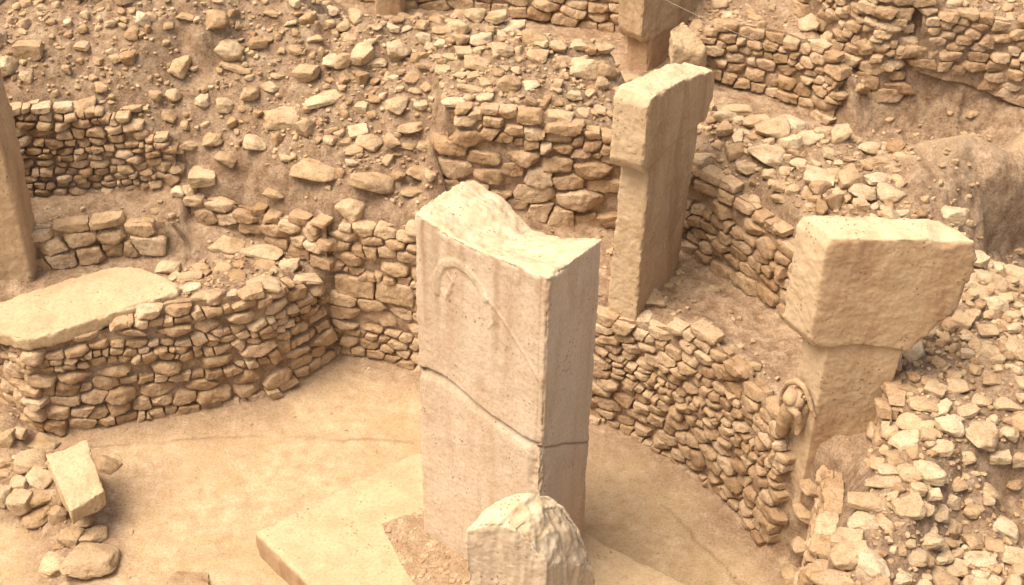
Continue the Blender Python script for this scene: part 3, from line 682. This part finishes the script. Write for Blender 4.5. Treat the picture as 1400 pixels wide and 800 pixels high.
# T-shaped pillar of the next enclosure, top centre
k3 = P(884, 102, 1.62); zh3 = z_at(k3[0], k3[1], 56)
a3 = np.array([.72, .69]); b3 = np.array([-.69, .72])
(Vp, Fp), _ = tpillar(k3[:2], a3, b3, .85, .36, 1.3, zh3, zh3+1.2, .16, .25, rake=.35)
V, N, Q = remesh(Vp, Fp, .018, 2)
stone_obj('standing_pillar', V, N, Q, M_PR, 1.0, 61, label='T-shaped pillar cut off by the top edge, in the shaded enclosure behind', category='pillar')
# pillar at the left edge
k4 = P(46, 390, 1.02)
V, F = prism([(k4[0], k4[1], .9), (k4[0]-1.1, k4[1]-.12, .9), (k4[0]-1.2, k4[1]-.12, 3.35), (k4[0]-.02, k4[1], 3.35)], (.03, .34, 0))
V, N, Q = remesh(V, F, .018, 2)
stone_obj('standing_pillar', V, N, Q, M_PR, 1.0, 71, label='pale smooth pillar cut off by the left edge of the photo', category='pillar')
# small pillar fragment, top
k5 = P(548, 18, 1.7)
V, F = prism([(k5[0]-.32, k5[1]+.0, 1.5), (k5[0], k5[1], 1.5), (k5[0], k5[1], 2.9), (k5[0]-.32, k5[1], 2.9)], (.05, .25, 0))
V, N, Q = remesh(V, F, .02, 2)
stone_obj('standing_pillar', V, N, Q, M_PR, 1.0, 75, label='thin upright stone at the top edge, left end of the shaded far wall', category='pillar')

# flat slab on the left block
def tiltz(x): return 1.14+(x-36)/211*.13
sl = [P(x, y, tiltz(x)) for x, y in ((-70, 436), (-20, 418), (30, 402), (95, 380), (150, 364), (192, 366), (222, 377), (246, 391), (244, 399), (190, 416), (120, 439), (60, 459), (38, 464), (20, 461), (0, 455), (-60, 442))]
V, F = prism(sl, (0, 0, -.15)); V, N, Q = remesh(V, F, .013, 2)
o = stone_obj('flat_slab', V, N, Q, M_SL, .9, 81, label='long flat smooth slab capping the stone block at the left', category='slab')
# dressed block on the small heap
bk = [P(61, 621, .50), P(119, 600, .52), P(143, 671, .42), P(96, 700, .42)]
V, F = prism(bk, (0, 0, -.17)); V, N, Q = remesh(V, F, .010, 2)
stone_obj('squared_block', V, N, Q, M_SL, 1.4, 91, label='tilted squared oblong block on the small stone heap at the lower left', category='block')
# long boulder against the far T-shaped pillar
def boulder(corners, th_, seed, **kw):
    V, F = prism(corners, (0, 0, -th_)); V, N, Q = remesh(V, F, .014, 4)
    return stone_obj('boulder', V, N, Q, M_SL, 2.0, seed, **kw)
boulder([P(915, 38, 2.35), P(933, 27, 2.42), P(969, 62, 2.18), P(958, 76, 2.1), P(920, 60, 2.25)], .30, 95, label='big oblong yellowish boulder leaning beside the far T-shaped pillar', category='boulder')
# ------------------------------------------------------------------ loose stones: 28 shapes, each stone an object of its own
POOL = []
for k in range(28):
    r = np.random.default_rng(500+k); DV, Q = cube_sphere(12)
    nf = r.integers(9, 15); Nn = r.normal(size=(nf, 3)); Nn[:, 2] *= .8; Nn /= np.linalg.norm(Nn, axis=1)[:, None]
    Hh = r.uniform(.66, 1.0, nf)
    Nn = np.vstack([Nn, np.eye(3), -np.eye(3)]); Hh = np.concatenate([Hh, r.uniform(.82, 1, 6)])
    V = DV*poly_radius(DV, Nn, Hh, r.uniform(16, 36))[:, None]; V = rough_up(V, 1.0, k*3.3, .85)
    c = (V.max(0)+V.min(0))/2; e = (V.max(0)-V.min(0))/2; V = (V-c)/e
    POOL.append(V)
POOLM = [mk_mesh('loose_stone', V, cube_sphere(12)[1], M_LOOSE, smooth='edges') for V in POOL]

LIST = [  # photo x, y, width, height in pixels of the stones one can pick out
 (297,26,34,38),(316,66,38,40),(352,58,27,28),(322,91,46,16),(255,20,28,22),(196,24,20,30),(207,22,16,30),(152,30,18,16),(113,60,22,18),(91,94,14,16),(36,106,18,22),(105,143,58,30),(47,139,16,14),(182,146,26,20),(232,156,22,20),
 (277,138,22,24),(307,141,26,26),(382,155,58,36),(420,98,32,32),(459,82,38,28),(443,132,54,30),(369,117,24,18),(379,103,20,12),(310,214,34,30),(277,237,38,34),(260,196,20,18),(243,227,22,28),(232,199,40,20),(433,229,72,42),(375,262,32,24),
 (243,262,20,22),(258,260,22,26),(274,270,18,22),(290,187,28,24),(350,192,34,30),(469,80,26,30),(516,83,28,18),(578,51,22,24),(605,40,30,14),(649,18,30,28),(678,22,34,28),(701,36,36,32),(731,48,36,34),(655,53,32,28),(687,65,34,26),
 (652,82,40,26),(633,70,24,22),(670,42,12,16),(583,90,28,18),(598,76,22,12),(605,93,22,16),(630,101,24,16),(647,102,20,14),(695,111,34,32),(642,119,36,22),(664,112,20,18),(727,114,24,18),(762,61,28,24),(791,61,26,24),(734,74,30,24),
 (770,104,16,20),(800,90,44,44),(828,94,28,46),(858,106,46,36),(785,128,24,22),(820,149,20,16),(797,152,20,16),(542,141,34,32),(575,143,20,18),(620,138,36,20),(691,149,50,20),(558,173,42,26),(580,197,22,18),(557,197,22,14),(490,178,28,24),
 (485,203,26,22),(510,244,62,50),(576,234,46,30),(565,261,36,18),(481,284,40,46),(495,147,18,26),(548,97,14,12),(513,36,22,14),(537,36,20,14),(554,38,22,12),(452,14,22,18),(430,52,24,16),(404,66,22,16),(398,30,20,14),(372,16,22,16),(480,50,20,14),
 (1012,163,20,22),(1007,147,48,26),(1034,165,38,34),(1056,173,50,40),(1050,208,52,42),(1020,228,30,28),(1105,187,46,28),(1160,184,50,26),(1189,201,34,22),(1135,208,24,20),(1196,218,46,24),(1120,241,44,34),(1160,244,34,38),(1200,242,42,26),(1178,259,42,34),(1217,264,40,38),
 (1033,270,24,20),(1066,253,22,18),(1083,258,20,20),(1066,270,24,20),(959,213,32,26),(942,178,24,22),(967,92,36,30),(1082,50,42,24),(1128,52,24,22),(1108,57,20,18),(1018,312,26,22),(1052,308,24,26),(1049,334,32,34),(1071,336,24,24),(1092,222,26,22),(1140,236,20,16),(1146,262,24,20),
 (1335,353,32,26),(1337,372,20,14),(1327,384,30,20),(1340,399,38,24),(1364,366,28,28),(1362,412,32,34),(1350,451,28,22),(1371,446,24,22),(1386,447,22,22),(1383,430,26,14),(1376,467,18,16),(1320,460,16,14),(1321,481,20,18),(1364,488,20,18),(1384,501,22,18),
 (1030,497,24,16),(957,457,48,24),(989,503,28,20),(890,407,36,34),(880,434,24,24),(901,443,30,22),(1010,530,44,28),(1050,563,36,34),(1058,590,44,20),(1063,622,30,38),
 (1252,578,56,30),(1299,581,36,34),(1341,591,50,40),(1321,562,38,20),(1287,556,32,24),(1262,550,40,24),(1237,601,48,30),(1285,610,40,24),(1226,624,34,34),(1216,641,38,20),(1207,658,52,24),(1188,682,62,36),(1182,711,52,32),(1139,652,48,28),(1137,694,48,40),(1158,733,44,34),(1116,772,40,36),(1138,792,62,38),
 (1270,641,46,32),(1322,624,24,24),(1341,546,30,20),(1376,551,38,26),(1243,691,42,32),(1275,674,24,28),(1300,682,24,28),(1310,661,24,22),(1271,735,34,32),(1373,717,44,34),(1338,763,42,32),(1308,779,30,20),(1284,700,30,24),(1254,668,24,26),(1330,697,30,28),(1350,668,28,26),(1385,660,26,24),
 (1300,720,30,30),(1330,736,30,26),(1357,745,28,26),(1385,760,34,30),(1290,760,30,26),(1252,760,34,24),(1230,788,34,24),(1380,590,28,28),(1366,620,30,26),(1392,625,24,26),(1240,530,28,22),(1270,520,26,20),(1310,525,30,24),(1355,515,28,22),(1230,555,26,20),
 (10,597,24,36),(27,590,24,28),(60,603,42,30),(42,628,42,38),(10,628,26,24),(8,648,20,20),(26,658,26,22),(54,652,36,28),(2,674,26,42),(28,686,36,42),(50,678,44,28),(74,680,26,26),(48,706,42,30),(80,702,24,28),(148,633,34,32),(112,715,26,18),(98,734,30,38),(128,728,40,34),(123,762,80,54),(74,771,38,36),(82,744,18,16),(256,794,60,40),
 (312,333,44,30),(358,343,58,32),(275,364,26,16),(306,365,30,24),(360,362,34,18),(358,388,60,34),(395,360,28,26),(415,378,48,30),(230,362,34,22),(260,376,36,20),(258,392,34,18),(282,404,40,26),(325,376,26,20),(312,404,26,22),(1112,662,40,30),(1104,700,38,34),(1099,742,36,34),(1086,785,38,34),(1128,728,34,28),(228,424,26,20),
]
placed = []     # x, y, z, radius
def near(x, y, rr, f=.75):
    for a in placed:
        if (a[0]-x)**2+(a[1]-y)**2 < (f*(a[3]+rr))**2: return True
    return False
STONES = []     # x, y, z, sx, sy, sz, rot, shape, px, py, wpx
for k, (x, y, w_, h_) in enumerate(LIST):
    q = hit(x, y+h_*.22); dist = -(Rm.T @ (q-np.array([0, 0, CAMH])))[2]; s = dist/FPX*.5
    sx = w_*s; sy = min(w_, h_*1.25)*s*.92; sz = max(.42*sy, (h_*s-.55*sy)/.8); sz = min(sz, 1.1*sy)
    STONES.append([q[0], q[1]+sy*.1, q[2]+sz*.42, sx, sy, sz, random.Random(k).uniform(-.35, .35), k % 28, x, y, w_])
    placed.append((q[0], q[1], q[2], (sx+sy)/2))
PA = np.array(placed)
rs = np.random.default_rng(99)
# ground-wide scatter, denser where the fill is stony
steepZ = np.maximum(*[np.abs(g) for g in np.gradient(blur(Z0, 1), RES)])
inpillar = [(np.array(k0[:2]) if False else None)]
grid = {}
def gkey(x, y): return (int(x/.3), int(y/.3))
for a in placed: grid.setdefault(gkey(a[0], a[1]), []).append(a)
def blocked(x, y, rr, f):
    i, j = gkey(x, y)
    for di in (-1, 0, 1):
        for dj in (-1, 0, 1):
            for a in grid.get((i+di, j+dj), ()):
                if (a[0]-x)**2+(a[1]-y)**2 < (f*(a[3]+rr))**2: return True
    return False
SLAB = [(sl[0][:2], 0)]
def in_poly(x, y, poly):
    c = False; n = len(poly); j = n-1
    for i in range(n):
        if (poly[i][1] > y) != (poly[j][1] > y) and x < (poly[j][0]-poly[i][0])*(y-poly[i][1])/(poly[j][1]-poly[i][1])+poly[i][0]: c = not c
        j = i
    return c
KEEP = [[tuple(p[:2]) for p in sl], [tuple(p[:2]) for p in bk], [tuple(p[:2]) for p in (L0, F0, R0, B0)], [tuple(p[:2]) for p in pl]]
for f_, a_, b_, L_, T_ in ((sh0, ax, bb, .75, .3), (k0[:2], a2, b2, 1.15, .3), (k3[:2], a3/np.linalg.norm(a3), b3/np.linalg.norm(b3), .9, .36), (k4[:2], np.array([-1, 0.]), np.array([0, 1.]), 1.2, .34)):
    KEEP.append([tuple(f_), tuple(f_+a_*L_), tuple(f_+a_*L_+b_*T_), tuple(f_+b_*T_)])
def scatter(n, lo, hi, f, dens_pow, sink=.3, pile=0, expo=2.2):
    out = []
    for _ in range(n):
        x, y = rs.uniform(-6.8, 6.8), rs.uniform(6.2, 18)
        if abs(x) > .42*y+1.2: continue
        rb = float(hgt(x, y, RUB))
        if rs.random() > max(rb, 0)**dens_pow: continue
        if hgt(x, y, steepZ) > 1.5: continue
        rr = lo+(hi-lo)*rs.random()**expo
        if blocked(x, y, rr, f): continue
        if any(in_poly(x, y, p) for p in KEEP): continue
        z = float(hgt(x, y)); a = (x, y, z, rr); grid.setdefault(gkey(x, y), []).append(a)
        sz = rr*rs.uniform(.5, .95); px, py, d = proj((x, y, z))
        out.append([x, y, z+sz*(.5-sink)+pile*rs.random()*rr, rr*rs.uniform(.95, 1.4), rr*rs.uniform(.75, 1.05), sz, rs.uniform(0, 6.28), int(rs.integers(28)), px, py, rr*2*FPX/d])
    return out
big = scatter(5200, .055, .15, .86, 2.8, sink=.30, expo=2.0)
big += [b for b in scatter(16000, .045, .12, .70, 14, sink=.28, expo=1.6)]
mid = scatter(13000, .028, .07, .80, 2.2, sink=.28, expo=1.8)
small = scatter(40000, .010, .03, .6, 1.25, sink=.1, expo=1.5)
floorchips = []
for _ in range(260):
    x, y = rs.uniform(-4, 2.4), rs.uniform(7, 11.5); rr = .005+.014*rs.random()**4
    if float(hgt(x, y, ROUGH)) < .3 and not any(in_poly(x, y, p) for p in KEEP): small.append([x, y, float(hgt(x, y))+rr*.2, rr*1.2, rr, rr*.7, 0, int(rs.integers(14)), 0, 0, 0])
vis = [b for b in big if -20 < b[8] < 1420 and -20 < b[9] < 820]; out_ = [b for b in big if not (-20 < b[8] < 1420 and -20 < b[9] < 820)]
vis.sort(key=lambda b: -b[10]); room = 300-len(STONES)
extra = vis[:max(room, 0)]; rest = vis[max(room, 0):]+out_+mid
print('listed', len(STONES), 'big', len(big), 'mid', len(mid), 'small', len(small), 'individuals', len(STONES)+len(extra))

def zone(px, py):
    if px < 180 and py > 560: return ('in the small heap at the lower left', 'stones of the heap at the lower left')
    if 180 < px < 330 and py > 740: return ('at the bottom edge', None)
    if py > 320 and px < 470: return ('on the walled block beside the slab', 'stones on top of the left block')
    if px < 470 and py > 300: return ('beside the flat slab', 'stones on top of the left block')
    if px < 250: return ('on the earth slope above the left bay', 'stones on the slope above the left bay')
    if px < 470: return ('on the rubble bank above the left block', 'stones on the rubble bank above the left block')
    if px < 612 or (px < 870 and py < 165 and py > 130 and px < 640): return ('on the bank behind the central pillar', 'stones on the rubble bank behind the central pillar')
    if px < 880 and py < 75: return ('along the crest near the top', 'stones along the crest of the bank')
    if px < 880 and py < 330: return ('on the wall of large squared blocks', 'stones on the wall of squared blocks')
    if px > 860 and py < 135: return ('by the trench wall at the upper right', 'stones by the upper right trench')
    if px > 900 and py < 345 and px < 1300: return ('on the plateau between the T-shaped pillars', 'stones on the plateau right of the leaning pillar')
    if px < 1100: return ('on the earth ledge left of the relief pillar', 'stones on the ledge left of the relief pillar')
    if py < 510: return ('right of the relief pillar head', 'stones right of the relief pillar head')
    if px < 1270 and py > 560: return ('on the crest before the relief pillar shaft', 'stones on the near right wall crest')
    return ('on the lower right rubble slope', 'stones of the lower right rubble slope')
SPECIAL = {(297,26): 'upper of the two big pale boulders stacked on the left bank', (316,66): 'lower of the two big pale boulders on the left bank', (105,143): 'long pale stone lying on top of the left bay wall',
 (433,229): 'broad flat-topped grey boulder above the left block', (510,244): 'wide angular slab-like boulder left of the central pillar top', (481,284): 'upright rounded boulder just left of the central pillar top',
 (800,90): 'largest round boulder at the foot of the leaning pillar crest', (828,94): 'narrow upright wedge-shaped stone beside the largest round boulder', (858,106): 'pale squarish stone touching the leaning pillar top',
 (123,762): 'biggest rough boulder at the lower left, alone in front of the heap', (148,633): 'small cube-like stone right of the tilted squared block', (256,794): 'rounded stone half buried in the floor at the bottom edge',
 (1188,682): 'big pale brick-shaped stone on the crest in front of the relief pillar shaft', (1182,711): 'pale block directly under the big brick-shaped stone near the relief pillar', (1341,591): 'large rounded boulder near the right edge, lower right rubble',
 (957,457): 'flat oblong capstone on the curved wall right of the central pillar', (1050,208): 'largest rounded boulder on the plateau right of the leaning pillar', (1217,264): 'boulder at the right end of the plateau, by the smooth earth ridge',
 (890,407): 'rough lump of stone against the foot of the leaning pillar', (382,155): 'large tan boulder in the middle of the left rubble bank', (1056,173): 'angular upright stone on the crest right of the leaning pillar',
 (1010,530): 'pale block on the curved wall top left of the carved animal', (1050,563): 'squarish stone just left of the carved animal', (731,48): 'rightmost of the row of big round stones on the crest', (649,18): 'leftmost and topmost of the big round stones on the crest',
 (1252,578): 'bright pale flat stone on top of the near right wall crest', (1138,792): 'big pale stone cut off by the bottom edge, near the relief pillar foot', (74,771): 'squarish stone touching the left side of the biggest lower left boulder',
 (358,388): 'large flat capstone at the front edge of the left block', (358,343): 'long pitted stone on the back of the left block', (312,333): 'angular pale stone at the back of the left block'}
ORD = ['first', 'second', 'third', 'fourth', 'fifth', 'sixth', 'seventh', 'eighth', 'ninth', 'tenth', 'eleventh', 'twelfth']
def sizeword(w_): return 'large' if w_ >= 44 else 'medium-sized' if w_ >= 30 else 'small'
def shapeword(w_, h_): return 'flat' if w_ > 1.7*h_ else 'upright' if h_ > 1.25*w_ else 'rounded' if abs(w_-h_) < 4 else 'angular'
groups = {}
ALL = STONES+extra
for k, s in enumerate(ALL):
    h_ = LIST[k][3] if k < len(LIST) else s[10]*.75
    z = zone(s[8], s[9]); s.append((sizeword(s[10]), shapeword(s[10], h_), z))
    if k < len(LIST) and (LIST[k][0], LIST[k][1]) in SPECIAL: continue
    groups.setdefault((s[-1][0], s[-1][1], z[0]), []).append(k)
labels = {}
for (sw, shp, zz), ks in groups.items():
    ks.sort(key=lambda k: ALL[k][8])
    for n_, k in enumerate(ks):
        if len(ks) == 1: labels[k] = f'{sw} {shp} stone {zz}'
        elif len(ks) <= 12: labels[k] = f'{ORD[n_]} {sw} {shp} stone from left {zz}'
        else: labels[k] = f'{sw} {shp} stone among many {zz}'
for k, s in enumerate(ALL):
    o = bpy.data.objects.new('loose_stone', POOLM[s[7]]); COL.objects.link(o)
    o.location = s[0:3]; o.scale = s[3:6]
    o.rotation_euler = (random.Random(k*7).uniform(-.22, .22), random.Random(k*5).uniform(-.22, .22), s[6])
    sp = SPECIAL.get((LIST[k][0], LIST[k][1])) if k < len(LIST) else None
    o['label'] = sp or labels[k]; o['category'] = 'stone'
    if s[-1][2][1]: o['group'] = s[-1][2][1]
# everything smaller or beyond counting
def heap(name, items, n, mat, **kw):
    DV, Q = cube_sphere(n); bag = Bag(); base = []
    for k in range(14):
        r = np.random.default_rng(900+k); nf = 10; Nn = r.normal(size=(nf, 3)); Nn /= np.linalg.norm(Nn, axis=1)[:, None]
        V = DV*poly_radius(DV, np.vstack([Nn, np.eye(3), -np.eye(3)]), np.concatenate([r.uniform(.62, 1, nf), np.ones(6)*.95]), 14)[:, None]
        base.append(rough_up(V, 1.0, k*2.1, .9))
    for it in items:
        V = base[it[7] % 14]*np.array(it[3:6]); c, s_ = math.cos(it[6]), math.sin(it[6])
        t = rs.normal()*.25; V = np.column_stack([V[:, 0], V[:, 1]-V[:, 2]*t, V[:, 2]+V[:, 1]*t])
        bag.add(np.column_stack([V[:, 0]*c-V[:, 1]*s_+it[0], V[:, 0]*s_+V[:, 1]*c+it[1], V[:, 2]+it[2]]), Q, rs.random())
    return link(name, bag.mesh(name, mat), kind='stuff', **kw)
heap('rubble', rest, 6, M_RUB, label='countless smaller stones lying over the earth banks and wall tops', category='rubble')
clods = scatter(9000, .02, .055, .55, 1.2, sink=.42, expo=1.4)
o = heap('earth_clods', clods, 4, M_GROUND, label='crumbly lumps of dry earth over the banks and ledges', category='earth')
heap('gravel', small, 2, M_RUB, label='fine stone chips and gravel strewn over the earth', category='gravel')

# packed gravel in the socket round the foot of the central pillar
sk = [P(*a, .262) for a in ((520, 717), (573, 697), (600, 700), (650, 770), (720, 835), (700, 880), (600, 850), (560, 790))]
soc = []
V, F = prism(sk, (0, 0, -.05)); V, N, Q = remesh(V, F, .014, 1); V = V+N*(.008*fbm(V*14, 3)+.006)[:, None]
link('gravel_bed', mk_mesh('gravel_bed', V, Q, M_GROUND, attrs={'rough': np.full(len(V), .26)}), kind='stuff', label='rough earth bed round the foot of the central pillar', category='earth')
for _ in range(5000):
    x, y = rs.uniform(-1.6, .6), rs.uniform(7.4, 9.4)
    if in_poly(x, y, [tuple(p[:2]) for p in sk]):
        r_ = .004+.03*rs.random()**7; soc.append([x, y, .268+r_*.05, r_*1.3, r_, r_*.5, rs.uniform(0, 6), int(rs.integers(14)), 0, 0, 0])
heap('gravel', soc, 3, M_RUB, label='packed gravel and chips round the foot of the central pillar', category='gravel')
# thin measuring string across the upper right trench
def string(a, b, sag, r_=.0016, **kw):
    n = 30; V = []; Q = []
    for i in range(n+1):
        t = i/n; c = np.array(a)*(1-t)+np.array(b)*t-np.array([0, 0, sag*4*t*(1-t)])
        for k in range(5): V.append(c+np.array([0, r_*math.cos(k*1.2566), r_*math.sin(k*1.2566)]))
    for i in range(n):
        for k in range(5): Q.append([i*5+k, i*5+(k+1) % 5, (i+1)*5+(k+1) % 5, (i+1)*5+k])
    m, nt, b_ = nodes('string'); b_.inputs['Base Color'].default_value = (.6, .55, .45, 1)
    return link('measuring_string', mk_mesh('measuring_string', V, Q, m), **kw)
string(P(895, -8, 2.9), P(1075, 72, 2.45), .03, label='thin pale string stretched from the far T-shaped pillar to the rear wall', category='string')
